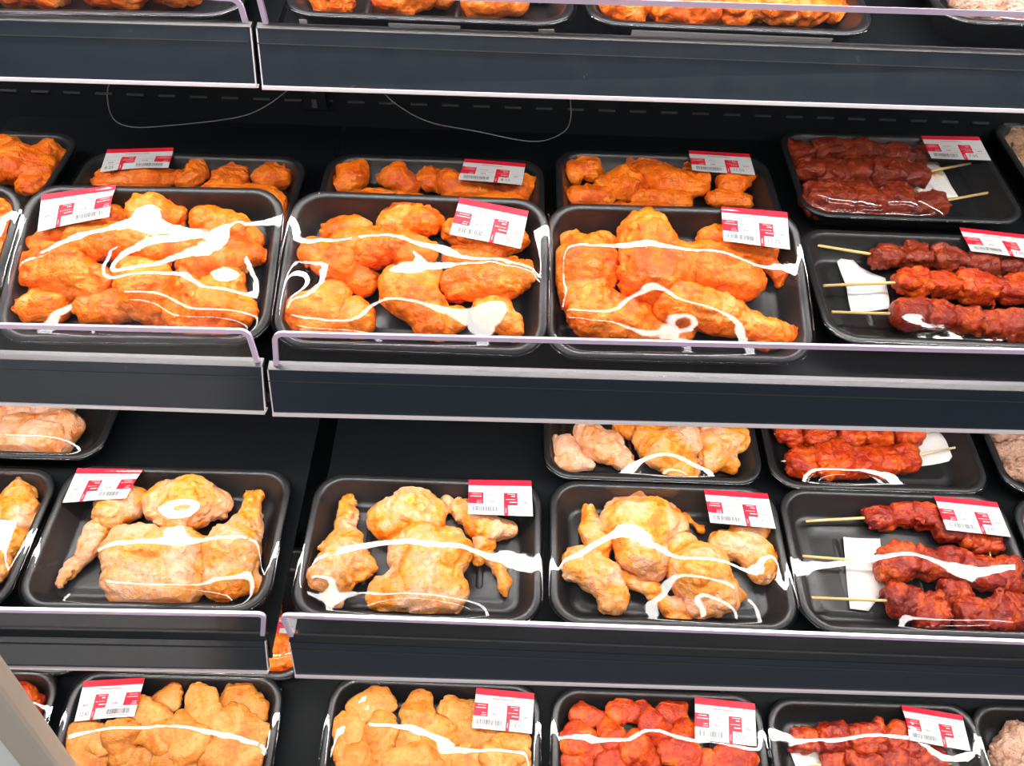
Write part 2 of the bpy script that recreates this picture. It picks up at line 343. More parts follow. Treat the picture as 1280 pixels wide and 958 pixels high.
# cables drooping under the top shelf
def cable(pts, y0, label):
    P = [on_depth(px, py, y) for px, py, y in pts]
    out = []
    for i in range(len(P) - 1):
        a = P[max(i - 1, 0)]; b = P[i]; c = P[i + 1]; d = P[min(i + 2, len(P) - 1)]
        for k in range(8):
            t = k / 8; out.append(.5 * ((2 * b) + (c - a) * t + (2 * a - 5 * b + 4 * c - d) * t * t + (3 * b - a - 3 * c + d) * t ** 3))
    out.append(P[-1]); o = P[0]
    ob = link('light_cable', tube_mesh([q - o for q in out], .0007, 6), MAT['cable']); ob.location = tuple(o)
    tag(ob, label, 'cable', 'thin cables drooping under the top shelf')
cable([(139, 96, .93), (134, 118, .93), (140, 146, .93), (160, 158, .93), (200, 158, .93), (290, 148, .93), (330, 134, .93), (368, 106, .93)], .93, 'thin grey cable drooping over the leftmost labelled orange pack')
cable([(472, 106, .93), (492, 128, .93), (535, 152, .93), (600, 165, .93), (665, 177, .93), (700, 168, .93), (713, 150, .93), (712, 112, .93)], .93, 'thin grey cable drooping behind the packs in mid photo')

# ------------------------------------------------------------------ trays
TW, TD, TH, TR = .270, .180, .033, .034              # rim width, depth, height, corner radius
def rrect(w, d, r, seg=7):
    pts = []
    for cx, cy, a0 in ((w / 2 - r, d / 2 - r, 0), (-w / 2 + r, d / 2 - r, 90), (-w / 2 + r, -d / 2 + r, 180), (w / 2 - r, -d / 2 + r, 270)):
        for k in range(seg + 1):
            a = math.radians(a0 + 90 * k / seg); pts.append((cx + r * math.cos(a), cy + r * math.sin(a)))
    return pts
def tray_mesh():
    rings = [(.022, 0), (.018, .0015), (.0045, .0275), (.0005, .0292), (0, .0305), (.0004, .032), (.002, .033), (.0062, .033), (.0082, .0318), (.0095, .029), (.0215, .0065), (.0245, .0042), (.030, .0036), (.034, .0052), (.037, .0054), (.041, .0038)]
    vs = []; fs = []; n = 32
    for ins, z in rings:
        for x, y in rrect(TW - 2 * ins, TD - 2 * ins, max(.012, TR - ins * .7)): vs.append((x, y, z))
    for i in range(len(rings) - 1):
        for k in range(n): fs.append((i * n + k, i * n + (k + 1) % n, (i + 1) * n + (k + 1) % n, (i + 1) * n + k))
    fs.append(tuple(range(n))[::-1]); fs.append(tuple(range((len(rings) - 1) * n, len(rings) * n)))
    # drainage ribs pressed into the bottom
    for x in (-.066, -.022, .022, .066):
        b = len(vs); L_, W_, H_ = .038, .0045, .0022
        ring = rrect(W_ * 2, L_ * 2, W_ * .95, 3); m_ = len(ring)
        for q in ring: vs.append((x + q[0], q[1], .0036))
        for q in ring: vs.append((x + q[0] * .55, q[1] * .95, .0036 + H_))
        for k in range(m_): fs.append((b + k, b + (k + 1) % m_, b + m_ + (k + 1) % m_, b + m_ + k))
        fs.append(tuple(range(b + m_, b + 2 * m_)))
    return mesh(vs, fs)
TRAY = tray_mesh(); TRAY.materials.append(MAT['foam']); TRAY.polygons.foreach_set('use_smooth', [True] * len(TRAY.polygons))

def surface_nets(F, org, h):
    S = F < 0
    nx, ny, nz = F.shape
    c = [(i, j, k) for i in (0, 1) for j in (0, 1) for k in (0, 1)]
    sl = lambda A, o: A[o[0]:nx - 1 + o[0], o[1]:ny - 1 + o[1], o[2]:nz - 1 + o[2]]
    cnt = sum(sl(S, o).astype(np.int8) for o in c); act = (cnt > 0) & (cnt < 8)
    idx = -np.ones(act.shape, np.int64); ids = np.argwhere(act); idx[act] = np.arange(len(ids))
    acc = np.zeros((len(ids), 3)); n = np.zeros(len(ids))
    for a in range(8):
        for b in range(a + 1, 8):
            oa, ob = np.array(c[a]), np.array(c[b])
            if np.abs(oa - ob).sum() != 1: continue
            fa = F[ids[:, 0] + oa[0], ids[:, 1] + oa[1], ids[:, 2] + oa[2]]; fb = F[ids[:, 0] + ob[0], ids[:, 1] + ob[1], ids[:, 2] + ob[2]]
            cr = (fa < 0) != (fb < 0); t = fa / (fa - fb + 1e-12)
            acc[cr] += (oa + t[:, None] * (ob - oa))[cr]; n[cr] += 1
    V = (ids + acc / n[:, None]) * h + org
    Q = []
    for ax in range(3):
        o = [0, 0, 0]; o[ax] = 1
        A = S[:nx - o[0], :ny - o[1], :nz - o[2]]; B = S[o[0]:, o[1]:, o[2]:]
        E = np.argwhere(A != B); sgn = A[E[:, 0], E[:, 1], E[:, 2]]
        b1, b2 = [k for k in range(3) if k != ax]
        ok = (E[:, b1] > 0) & (E[:, b2] > 0) & (E[:, b1] < F.shape[b1] - 1) & (E[:, b2] < F.shape[b2] - 1); E = E[ok]; sgn = sgn[ok]
        def cell(d1, d2):
            q = E.copy(); q[:, b1] -= d1; q[:, b2] -= d2; return idx[q[:, 0], q[:, 1], q[:, 2]]
        q = np.stack([cell(1, 1), cell(0, 1), cell(0, 0), cell(1, 0)], 1)
        if ax == 1: sgn = ~sgn
        q[~sgn] = q[~sgn][:, ::-1]; Q.append(q)
    return V, np.concatenate(Q)

def blob_mesh(chains, h=.0022, flat=.8, amp=.0028, nscale=54, ridge=.0027, seed=0, box=False, kk=.007):
    """smooth union of round cones through (x,y,z,r) points, roughened, meshed"""
    allp = np.array([p for c in chains for p in c]); R = allp[:, 3].max()
    lo = (allp[:, :3] - allp[:, 3:4]).min(0) - .008; hi = (allp[:, :3] + allp[:, 3:4]).max(0) + .008
    n = np.ceil((hi - lo) / h).astype(int) + 1
    g = np.stack(np.meshgrid(*[lo[i] + h * np.arange(n[i]) for i in range(3)], indexing='ij'), -1)
    warp = fbm(g * nscale * .5 + seed * 7.7, 2)[..., None] * np.array([.002, .002, 0]); gw = g + warp
    D = None
    for ch in chains:
        segs = list(zip(ch[:-1], ch[1:])) if len(ch) > 1 else [(ch[0], ch[0])]
        for a, b in segs:
            a = np.array(a, float); b = np.array(b, float); ba = b[:3] - a[:3]; L2 = max(ba @ ba, 1e-9)
            pa = gw - a[:3]
            t = np.clip((pa @ ba) / L2, 0, 1)[..., None]; q = pa - t * ba; q[..., 2] /= flat
            r = a[3] + (b[3] - a[3]) * t[..., 0]
            if box:
                ex = np.abs(q) ** 3.6; d = ex.sum(-1) ** (1 / 3.6) - r
            else: d = np.sqrt((q * q).sum(-1)) - r
            if D is None: D = d
            else:
                hh = np.clip(.5 + .5 * (D - d) / kk, 0, 1); D = D * (1 - hh) + d * hh - kk * hh * (1 - hh)
    D = D + amp * fbm(g * nscale + seed * 3.1, 3) + amp * .9 * vnoise(g * nscale * .45 + seed * 1.7)
    rg = 1 - np.abs(vnoise(g * nscale * 1.1 + 50 + seed)) * 3
    D = D + ridge * np.clip(rg, 0, 1)
    q2 = g * np.array([nscale * 1.5, nscale * 2.6, nscale * 2]) + 31 + seed + 1.2 * vnoise(g * nscale * .8)[..., None]
    D = D + ridge * .8 * np.clip(1 - np.abs(vnoise(q2)) * 2.6, 0, 1)
    return surface_nets(D, lo, h)

class Pack:
    grow = 1.17
    def __init__(s, anchor, corner, plane, tilt, yaw, label, group, cat='meat pack', z_off=0):
        """anchor pixel of the rim point `corner` (local x,y); plane = (y,z) on the rim plane for x=0 (relative to the eye)"""
        t = math.radians(tilt)
        N0 = np.array([0, -math.sin(t), math.cos(t)]); V0 = np.array([0, math.cos(t), math.sin(t)]); X0 = np.array([1., 0, 0])
        c, s_ = math.cos(math.radians(yaw)), math.sin(math.radians(yaw))
        X = X0 * c + V0 * s_; V = -X0 * s_ + V0 * c
        P0 = np.array([0, plane[0], plane[1] + HZ]) + N0 * z_off
        d = ray(*anchor); hit = EYE + d * ((P0 - EYE) @ N0 / (d @ N0))
        rimc = hit - X * corner[0] - V * corner[1]
        base = rimc - N0 * TH
        s.R = np.stack([X, V, N0], 1); s.o = base; s.N = N0
        M = np.eye(4); M[:3, :3] = s.R; M[:3, 3] = base
        s.root = empty('meat_pack', Matrix(M.tolist())); tag(s.root, label, cat, group)
        t_ = bpy.data.objects.new('foam_tray', TRAY); COL.objects.link(t_); t_.parent = s.root
        s.NX, s.NY = 91, 61
        s.H = np.full((s.NX, s.NY), -1.0)
    def loc(s, px, py, z):
        d = s.R.T @ ray(px, py); e = s.R.T @ (EYE - s.o); t = (z - e[2]) / d[2]; return e + d * t
    def splat(s, V):
        i = np.clip(np.round((V[:, 0] + TW / 2) / .003).astype(int), 0, s.NX - 1); j = np.clip(np.round((V[:, 1] + TD / 2) / .003).astype(int), 0, s.NY - 1)
        np.maximum.at(s.H, (i, j), V[:, 2])
    def pts(s, cr, lst, flat=.8, sink=.88, lift=0):
        ox, oy, sc = cr; out = []
        for it in lst:
            cx, cy, r = it[:3]; z = it[3] / 1000 if len(it) > 3 else 0
            px, py = ox + cx / sc, oy + cy / sc
            dep = np.linalg.norm(s.o - EYE) * .97; R = r / sc * dep / FPX * s.grow
            R = min(R, .034)
            zc = .006 + R * flat * sink + z + lift
            p = s.loc(px, py, zc); p[0] = np.clip(p[0], -TW / 2 + .018 + R * .5, TW / 2 - .018 - R * .5)
            p[1] = np.clip(p[1], -TD / 2 + .018 + R * .5, TD / 2 - .018 - R * .5)
            out.append((p[0], p[1], zc, R))
        return out
    def piece(s, cr, lst, name='chicken_piece', mat='orange', parent=None, lift=0, **kw):
        ch = lst if isinstance(lst[0], list) else [lst]
        flat = kw.get('flat', .8)
        P = [s.pts(cr, c, flat, lift=lift) for c in ch]
        V, Q = blob_mesh(P, seed=random.random() * 50, **kw)
        # keep the flesh inside the tray
        V[:, 2] = np.maximum(V[:, 2], .0042)
        ex = np.maximum(np.abs(V[:, 0]) - (TW / 2 - .010), 0); ey = np.maximum(np.abs(V[:, 1]) - (TD / 2 - .010), 0)
        V[:, 0] -= np.sign(V[:, 0]) * ex * .9; V[:, 1] -= np.sign(V[:, 1]) * ey * .9
        for ax, half in ((0, TW / 2), (1, TD / 2)):
            e = np.clip((np.abs(V[:, ax]) - (half - .0245)) / .0135, 0, 1.2); V[:, 2] = np.maximum(V[:, 2], .0042 + e * .0245)
        s.splat(V)
        return link(name, mesh_np(V, Q), MAT[mat], parent or s.root)
    def chicken(s, cr, pieces, mat='orange', name='chicken_piece', pile=0, **kw):
        l0 = kw.pop('lift', 0)
        for p in pieces:
            if pile: p = [(q[0], q[1], q[2], (q[3] if len(q) > 3 else 0) + random.uniform(-5, 5)) for q in p]   # slices lie at odd tilts
            s.piece(cr, p, name, mat, lift=l0 + random.random() * pile, **kw)
    def skewer(s, cr, tip, chunks, mat, tail=None, stick='bamboo', lift=0, flat=.78):
        """stick from its bare tip through the row of chunks"""
        ox, oy, sc = cr
        C = s.pts(cr, chunks, flat, 1.0, lift)
        order = C if tip[0] < chunks[0][0] else C[::-1]
        z0 = np.mean([c[2] for c in C])
        T = s.loc(ox + tip[0] / sc, oy + tip[1] / sc, .020 if abs(s.loc(ox + tip[0] / sc, oy + tip[1] / sc, .02)[0]) > TW / 2 - .03 else .016)
        path = [T] + [np.array([c[0], c[1], z0]) for c in order]
        e = path[-1] - path[-2]; path.append(path[-1] + e / np.linalg.norm(e) * (order[-1][3] + .006))
        for q in path: q[0] = np.clip(q[0], -TW / 2 + .019, TW / 2 - .019)
        # the stick runs through the middle of every chunk
        line = path; a = [.0017] * (len(path) - 1) + [.0006]
        st = link('skewer', tube_mesh(line, a, 8), MAT[stick], s.root)
        for c in C:
            j = [(random.random() - .5) * .35 for _ in range(2)]
            r = c[3] * .92
            P = [[(c[0] - r * .15, c[1] + r * j[0] * .5, c[2], r * .84), (c[0] + r * .15, c[1] - r * j[0] * .5, c[2] + r * j[1] * .3, r * .86)]]
            V, Q = blob_mesh(P, flat=flat, amp=.0030, nscale=70, ridge=.0024, seed=random.random() * 60, box=True, kk=.003)
            V[:, 2] = np.maximum(V[:, 2], .0042); s.splat(V)
            link('meat_cube', mesh_np(V, Q), MAT[mat], st)
        return st
    def paper(s, cr, poly, mat='paper', z=.0075):
        ox, oy, sc = cr; P = [s.loc(ox + x / sc, oy + y / sc, z) for x, y in poly]
        vs, fs = prism(P, (0, 0, .0006)); bm = bmesh.new(); V = [bm.verts.new(tuple(map(float, v))) for v in vs]
        for f in fs: bm.faces.new([V[i] for i in f])
        bmesh.ops.triangulate(bm, faces=bm.faces[:]); bmesh.ops.subdivide_edges(bm, edges=bm.edges[:], cuts=3, use_grid_fill=True)
        for v in bm.verts:
            v.co.z += .0022 * float(vnoise(np.array([v.co.x * 45, v.co.y * 45, s.o[0] * 9])))
        bmesh.ops.recalc_face_normals(bm, faces=bm.faces[:])
        me = bpy.data.meshes.new('m'); bm.to_mesh(me); bm.free()
        a = np.array([v.co[:] for v in me.vertices]); s.splat(a)
        return link('absorbent_paper', me, MAT[mat], s.root)
    def film(s, rise=.0012, seed=0, wrinkle=1.0):
        NX, NY = s.NX, s.NY; H = s.H.copy()
        # fill small holes in the obstacle raster
        for _ in range(2):
            P = np.pad(H, 1, constant_values=-1); nb = np.max([P[1 + a:NX + 1 + a, 1 + b:NY + 1 + b] for a in (-1, 0, 1) for b in (-1, 0, 1)], 0); H = np.maximum(H, np.where(H < 0, nb - .001, H))
        X = np.linspace(-TW / 2, TW / 2, NX)[:, None]; Y = np.linspace(-TD / 2, TD / 2, NY)[None, :]
        qx = np.maximum(np.abs(X) - (TW / 2 - TR), 0); qy = np.maximum(np.abs(Y) - (TD / 2 - TR), 0)
        sd = np.where((qx > 0) & (qy > 0), TR - np.hypot(qx, qy), np.minimum(TW / 2 - np.abs(X), TD / 2 - np.abs(Y)))
        fixed = sd < .0075; zr = TH + .0004
        def blur(A, n):
            for _ in range(n):
                P = np.pad(A, 1, mode='edge'); A = (P[2:, 1:-1] + P[:-2, 1:-1] + P[1:-1, 2:] + P[1:-1, :-2] + 2 * P[1:-1, 1:-1]) / 6
            return A
        D = np.where(H > 0, H, .0)
        for _ in range(3):
            P = np.pad(D, 2, constant_values=0); D = np.max([P[2 + a:NX + 2 + a, 2 + b:NY + 2 + b] for a, b in ((0, 0), (2, 0), (-2, 0), (0, 1), (0, -1), (1, 1), (1, -1), (-1, 1), (-1, -1))], 0)
        H0 = H; D = blur(D, 46); H = np.where(D > .012, np.maximum(D, H0 - .002), -1)
        O = np.where(fixed, zr, np.where(H > 0, H + rise, -1))
        Z = np.full((NX, NY), zr); Z = np.maximum(Z, O)
        G = np.stack([np.broadcast_to(X, (NX, NY)), np.broadcast_to(Y, (NX, NY)), np.zeros((NX, NY))], -1)
        rnd = seed + s.o[0] * 13 + s.o[2] * 31
        for it in range(420):
            P = np.pad(Z, 1, mode='edge'); A = (P[2:, 1:-1] + P[:-2, 1:-1]) * .34 + (P[1:-1, 2:] + P[1:-1, :-2]) * .16
            Z = np.where(fixed, zr, np.maximum(A, O))
        # tension folds: long soft ridges running mostly across the pack
        fade = np.clip((sd - .008) / .02, 0, 1)
        fold = fbm(G * np.array([16, 34, 1]) + rnd, 2) * .0007 + np.clip(1 - np.abs(vnoise(G * np.array([9, 24, 1]) + rnd * 2)) * 4, 0, 1) * .0006
        Z = Z + wrinkle * fold * fade
        for _ in range(14):
            P = np.pad(Z, 1, mode='edge'); A = (P[2:, 1:-1] + P[:-2, 1:-1] + P[1:-1, 2:] + P[1:-1, :-2]) / 4; Z = np.where(fixed, zr, Z * .4 + A * .6)
        Z = np.where(fixed, zr, np.maximum(Z, np.where(H0 > 0, H0 + .0002, -1)))
        s.Z = Z
        nx, ny = 84, 60; vs = []; fs = []
        ys = np.sin(np.linspace(-math.pi / 2, math.pi / 2, ny + 1)) * .0 + np.linspace(-1, 1, ny + 1)
        ys = np.sign(ys) * (1 - (1 - np.abs(ys)) ** 1.25); EX = .0012
        hw_ = TW / 2 + EX; hd = TD / 2 + EX; R = TR + EX
        for y in ys * hd:
            dy = max(abs(y) - (hd - R), 0); hw = hw_ - R + math.sqrt(max(R * R - dy * dy, 0))
            for u in np.linspace(-1, 1, nx + 1): vs.append((u * hw, y))
        XY = np.array(vs); Zs = s.sample(XY[:, 0], XY[:, 1]); V = np.column_stack([XY, Zs])
        for j in range(ny):
            for i in range(nx): a = j * (nx + 1) + i; fs.append((a, a + 1, a + nx + 2, a + nx + 1))
        per = list(range(nx + 1)) + [(j + 1) * (nx + 1) + nx for j in range(ny)] + [ny * (nx + 1) + nx - 1 - i for i in range(nx)] + [(ny - 1 - j) * (nx + 1) for j in range(ny - 1)]
        b0 = per; allV = list(V)
        for ins, z in ((-.0006, .0326), (-.0011, .0306), (.0, .0282), (.0145, .003), (.021, -.0006)):
            nb = []
            for q in per:
                p = V[q]; 
                cx = np.clip(p[0], -(hw_ - R), hw_ - R); cy = np.clip(p[1], -(hd - R), hd - R); dd = np.array([p[0] - cx, p[1] - cy]); L_ = np.linalg.norm(dd) + 1e-9
                pr = np.array([p[0], p[1]]) - dd / L_ * (ins - .0008)
                nb.append(len(allV)); allV.append(np.array([pr[0], pr[1], z]))
            for k in range(len(per)): fs.append((b0[k], nb[k], nb[(k + 1) % len(per)], b0[(k + 1) % len(per)]))
            b0 = nb
        return link('cling_film', mesh_np(np.array(allV), np.array(fs)), MAT['film'], s.root)
    def sample(s, x, y):
        fx = np.clip((x + TW / 2) / TW * (s.NX - 1), 0, s.NX - 1.001); fy = np.clip((y + TD / 2) / TD * (s.NY - 1), 0, s.NY - 1.001)
        i = fx.astype(int); j = fy.astype(int); a = fx - i; b = fy - j; Z = s.Z
        return Z[i, j] * (1 - a) * (1 - b) + Z[i + 1, j] * a * (1 - b) + Z[i, j + 1] * (1 - a) * b + Z[i + 1, j + 1] * a * b
    def label(s, TL, TRt, BL, price, alt=False):
        z0 = TH + .006
        a, b, c = (s.loc(*q, z0) for q in (TL, TRt, BL))
        for _ in range(3):
            f = lambda p: float(s.sample(np.array([p[0]]), np.array([p[1]]))[0]) + .0012
            a, b, c = s.loc(*TL, f(a)), s.loc(*TRt, f(b)), s.loc(*BL, f(c))
        U = (b - a)[:2]; W = (c - a)[:2]; LW = np.linalg.norm(U); LH = np.linalg.norm(W)
        vs = []; fs = []; mi = []
        def rect(x0, x1, y0, y1, m, lay, cell=.09):
            nx = max(1, int(math.ceil((x1 - x0) / cell))); ny = max(1, int(math.ceil((y1 - y0) / (cell * 1.4)))); b0 = len(vs)
            for j in range(ny + 1):
                for i in range(nx + 1): vs.append((x0 + (x1 - x0) * i / nx, y0 + (y1 - y0) * j / ny, lay))
            for j in range(ny):
                for i in range(nx): q = b0 + j * (nx + 1) + i; fs.append((q, q + nx + 1, q + nx + 2, q + 1)); mi.append(m)
        rnd = random.Random(int(TL[0] * 7 + TL[1]))
        def words(x0, x1, y, h, m, lay=2):
            x = x0
            while x < x1 - .01:
                wd = min(rnd.uniform(.012, .035), x1 - x); rect(x, x + wd, y, y + h, m, lay, 1); x += wd + .007
        rect(0, 1, 0, 1, 0, 0)
        rect(0, 1, 0, .165, 1, 1); words(.33, .62, .07, .045, 4)
        words(.30, .66, .225, .03, 3)
        def blockA(x):
            rect(x, x + .235, .37, .70, 1, 1); words(x + .06, x + .20, .41, .018, 0); words(x + .03, x + .215, .475, .022, 0)
            words(x + .14, x + .21, .60, .015, 0); words(x + .13, x + .21, .65, .02, 0)
        def blockB(x):
            rect(x, x + .215, .37, .72, 1, 1); rect(x, x + .062, .72, 1, 1, 1)
            words(x + .06, x + .19, .40, .015, 0); words(x + .12, x + .19, .45, .03, 0); words(x + .03, x + .19, .55, .015, 0); words(x + .09, x + .2, .62, .028, 0)
            rect(x + .024, x + .034, .80, .93, 0, 2, 1)
        def bars(x0, x1, y0, y1):
            x = x0
            while x < x1:
                wd = rnd.choice((.004, .004, .008, .011)); rect(x, x + wd, y0, y1, 2, 1, 1); x += wd + rnd.choice((.004, .006, .009))
            words(x0, x1 - .03, y1 + .025, .02, 3)
        if not alt:
            blockA(0); blockB(.555); rect(.235, .555, .53, .537, 3, 1, .2); rect(.235, .555, .70, .707, 3, 1, .2); rect(.77, 1, .55, .557, 3, 1, .2); rect(.77, 1, .72, .727, 3, 1, .2)
            bars(.07, .47, .77, .90); words(.30, .42, .44, .03, 3); words(.32, .40, .60, .05, 3, 1); words(.84, .93, .61, .05, 3, 1); px, py = .655, .90
        else:
            blockB(.26); blockA(.765); rect(0, .26, .52, .527, 3, 1, .2); rect(0, .26, .70, .707, 3, 1, .2); rect(.475, .765, .53, .537, 3, 1, .2); rect(.475, .765, .70, .707, 3, 1, .2)
            bars(.52, .90, .77, .90); words(.08, .17, .60, .05, 3, 1); words(.58, .68, .60, .05, 3, 1); px, py = .05, .90
        if price:
            gv, gf = text_mesh(price); sc = .17
            b0 = len(vs)
            for x, y in gv: vs.append((px + x * sc * .72 * (LH / LW), py - y * sc, 1.5))
            for f in gf: fs.append(tuple(b0 + i for i in f)); mi.append(2)
        A = np.array(vs); xy = a[:2] + np.outer(A[:, 0], U) + np.outer(A[:, 1], W)
        zf = s.sample(xy[:, 0], xy[:, 1]); zlin = a[2] + A[:, 0] * (b[2] - a[2]) + A[:, 1] * (c[2] - a[2])
        # the paper is stiffer than the film: blend towards the plane of its corners, never below the film
        z = np.maximum(zlin * .6 + (zf + .001) * .4, zf + .0008) + A[:, 2] * .00012
        V = np.column_stack([xy, z])
        me = mesh(V, fs)
        o = link('price_label', me, [MAT['label_white'], MAT['label_red'], MAT['label_ink'], MAT['label_rule'], MAT['label_inkred']], s.root, smooth=False)
        me.polygons.foreach_set('material_index', mi)
        tag(o, 'white label with crimson header and barcode' + (' priced ' + price if price else ''))
        return o
_tx = {}
def text_mesh(t):
    if t not in _tx:
        cu = bpy.data.curves.new('t', 'FONT'); cu.body = t; cu.size = 1; cu.resolution_u = 2; ob = bpy.data.objects.new('t', cu); COL.objects.link(ob)
        dg = bpy.context.evaluated_depsgraph_get(); me = bpy.data.meshes.new_from_object(ob.evaluated_get(dg))
        _tx[t] = ([(v.co.x, v.co.y) for v in me.vertices], [tuple(p.vertices) for p in me.polygons])
        bpy.data.objects.remove(ob); bpy.data.meshes.remove(me); bpy.data.curves.remove(cu)
    return _tx[t]

cA = (0, 200, 2.818); cB = (340, 200, 2.817); cC = (670, 220, 2.995); cD = (960, 130, 2.994); cE = (0, 500, 2.66); cG = (350, 560, 3.194)
cH = (670, 510, 2.994); cI = (940, 510, 2.818); cJ = (0, 760, 3.048); cK = (380, 820, 2.207); cL = (900, 820, 3.368)
cM = (680, 160, 4.0); cN = (0, 140, 3.2); cO = (400, 0, 2.783); cQ = (840, 0, 2.909); cZ1 = (0, 0, 3.048); cS = (1120, 120, 4.5625); cT = (1140, 500, 4.79)
FL, FR, BL_, BR_ = (-TW / 2, -TD / 2), (TW / 2, -TD / 2), (-TW / 2, TD / 2), (TW / 2, TD / 2); FC = (0, -TD / 2)
R1 = ((.7755, -.219), 14); R2 = ((.6622, -.4860), 10); R3 = ((.4916, -.7480), 11.4); R4 = ((.3756, -1.0207), 16.6)
ORG = 'packs of orange marinated chicken'; PAL = 'packs of pale spiced chicken'; SKW = 'packs of marinated beef skewers'; CUT = 'packs of tan marinated cutlets'; MIN = 'packs of minced meat'

# ---- second shelf, front
p = Pack((160, 428), FC, (.6201, -.4832), 29.2, 1.2, 'pack of orange chicken wings, front of second shelf, leftmost full tray', ORG); p.grow = 1.27
p.chicken(cA, [[(120, 380, 60), (230, 390, 65), (330, 430, 58)], [(90, 520, 46), (170, 510, 48), (150, 440, 38)], [(480, 400, 58), (520, 470, 90), (560, 540, 50)],
               [(330, 525, 48), (430, 515, 55)], [[(640, 540, 60), (740, 530, 75), (840, 530, 58)], [(740, 530, 75), (790, 450, 60)]],
               [(660, 420, 45), (700, 360, 58), (800, 340, 56), (900, 335, 36)], [(290, 280, 50, 8), (430, 290, 50, 10), (560, 310, 45, 8), (650, 300, 45, 6)],
               [(530, 170, 60, 4), (600, 205, 45)], [(720, 210, 48, 4), (830, 240, 48, 4), (885, 290, 34)], [(170, 300, 46), (330, 225, 50), (400, 205, 42)]])
p.film(); p.label((52, 243.5), (144.3, 231), (46.4, 290), None, True)
p = Pack((510, 439), FC, (.6172, -.4816), 29.2, -.33, 'pack of orange chicken wings, front of second shelf, second full tray from left', ORG); p.grow = 1.27
p.chicken(cB, [[(540, 185, 52, 4), (470, 215, 48), (400, 225, 36)], [(310, 235, 36), (220, 250, 40)], [(140, 325, 50), (250, 370, 60), (325, 430, 50)], [(260, 290, 46, 8), (380, 315, 60, 10), (520, 325, 52, 8)],
               [[(140, 545, 70), (290, 555, 66)], [(140, 545, 70), (220, 470, 52)]], [(570, 400, 32, 6), (480, 460, 80), (560, 560, 62)], [(640, 560, 46), (580, 600, 40)],
               [(650, 440, 56), (780, 430, 74), (875, 410, 54)], [(780, 540, 66), (840, 590, 44)], [(640, 250, 44), (760, 300, 56), (860, 290, 38)], [(640, 345, 36, 6), (740, 360, 42, 4)]])
p.film(); p.label((574.8, 247), (660.7, 263.9), (562, 292.7), '10.75')
p = Pack((852, 451), FC, (.6265, -.4898), 29.2, .32, 'pack of orange whole flattened chicken with two legs, front of second shelf', ORG); p.grow = 1.27
p.chicken(cC, [[[(130, 240, 40), (190, 330, 92), (190, 430, 80)], [(190, 330, 92), (240, 260, 50)]], [(210, 500, 86, 4), (350, 540, 66), (470, 572, 38), (555, 590, 36)],
               [(420, 235, 92, 2), (430, 370, 100, 4), (540, 330, 84, 4)], [(620, 340, 84, 2), (760, 390, 74)], [(540, 480, 84, 4), (700, 520, 70), (800, 560, 46), (870, 590, 46), (955, 590, 38)],
               [(740, 275, 52), (850, 300, 46), (910, 370, 32), (930, 402, 20)], [(700, 205, 48), (650, 230, 40)]])
p.film(); p.label((901.8, 258.3), (984, 265.4), (904.4, 301), '13.75')
p = Pack((1201, 432), FC, R2[0], 10, -.8, 'pack of three beef skewers, one dark, two bright red, sticks pointing left, second shelf', SKW)
p.paper(cD, [(258, 590), (300, 556), (345, 610), (440, 650), (455, 765), (310, 780), (295, 690)])
p.skewer(cD, (137, 525), [(440, 570, 56), (550, 570, 54), (670, 575, 56), (800, 600, 56), (920, 605, 56), (1040, 610, 56), (1130, 615, 50)], 'dark_beef')
p.skewer(cD, (190, 680), [(535, 665, 60), (650, 670, 56), (780, 690, 66), (890, 700, 56), (990, 690, 56), (1100, 700, 56)], 'red_beef')
p.skewer(cD, (210, 778), [(540, 785, 60), (640, 795, 56), (740, 810, 58), (850, 830, 52), (960, 830, 56), (1070, 840, 56)], 'mid_beef')
p.film(); p.label((1199.3, 284.4), (1284, 294), (1214, 314), '7.90')
p = Pack((26, 262), (TW / 2, TD / 2 - .03), (.6201, -.4832), 29.2, 0, 'pack of orange chicken cut by the left frame edge, front of second shelf', ORG)
p.chicken(cA, [[(15, 190, 44), (0, 260, 40)], [(-20, 330, 50), (-60, 400, 60)], [(-150, 250, 60), (-200, 300, 60)], [(-20, 470, 60), (-120, 500, 60)]])
p.film()

# ---- second shelf, back
p = Pack((120, 187), (-TW / 2 + .004, TD / 2), R2[0], 10, 0, 'half hidden pack of orange chicken behind the leftmost full tray of wings', ORG)
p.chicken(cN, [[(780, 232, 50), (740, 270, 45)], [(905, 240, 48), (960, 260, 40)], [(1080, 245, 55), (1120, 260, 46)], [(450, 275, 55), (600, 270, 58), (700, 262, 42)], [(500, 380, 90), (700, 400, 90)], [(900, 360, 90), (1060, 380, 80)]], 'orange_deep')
p.film(); p.label((134, 187), (217, 184.5), (125, 215), '8.25', True)
p = Pack((412, 191), BL_, R2[0], 10, 0, 'half hidden pack of orange chicken behind the second full tray of wings', ORG)
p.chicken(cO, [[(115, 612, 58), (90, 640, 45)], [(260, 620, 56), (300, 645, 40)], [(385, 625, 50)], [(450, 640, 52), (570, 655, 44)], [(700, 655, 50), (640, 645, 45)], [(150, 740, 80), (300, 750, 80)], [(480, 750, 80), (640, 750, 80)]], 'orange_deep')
p.film(); p.label((581, 198.4), (657, 204.7), (572.7, 224.4), '8.15')
p = Pack((694, 186), BL_, R2[0], 10, 0, 'heaped pack of orange chicken behind the flattened whole chicken', ORG)
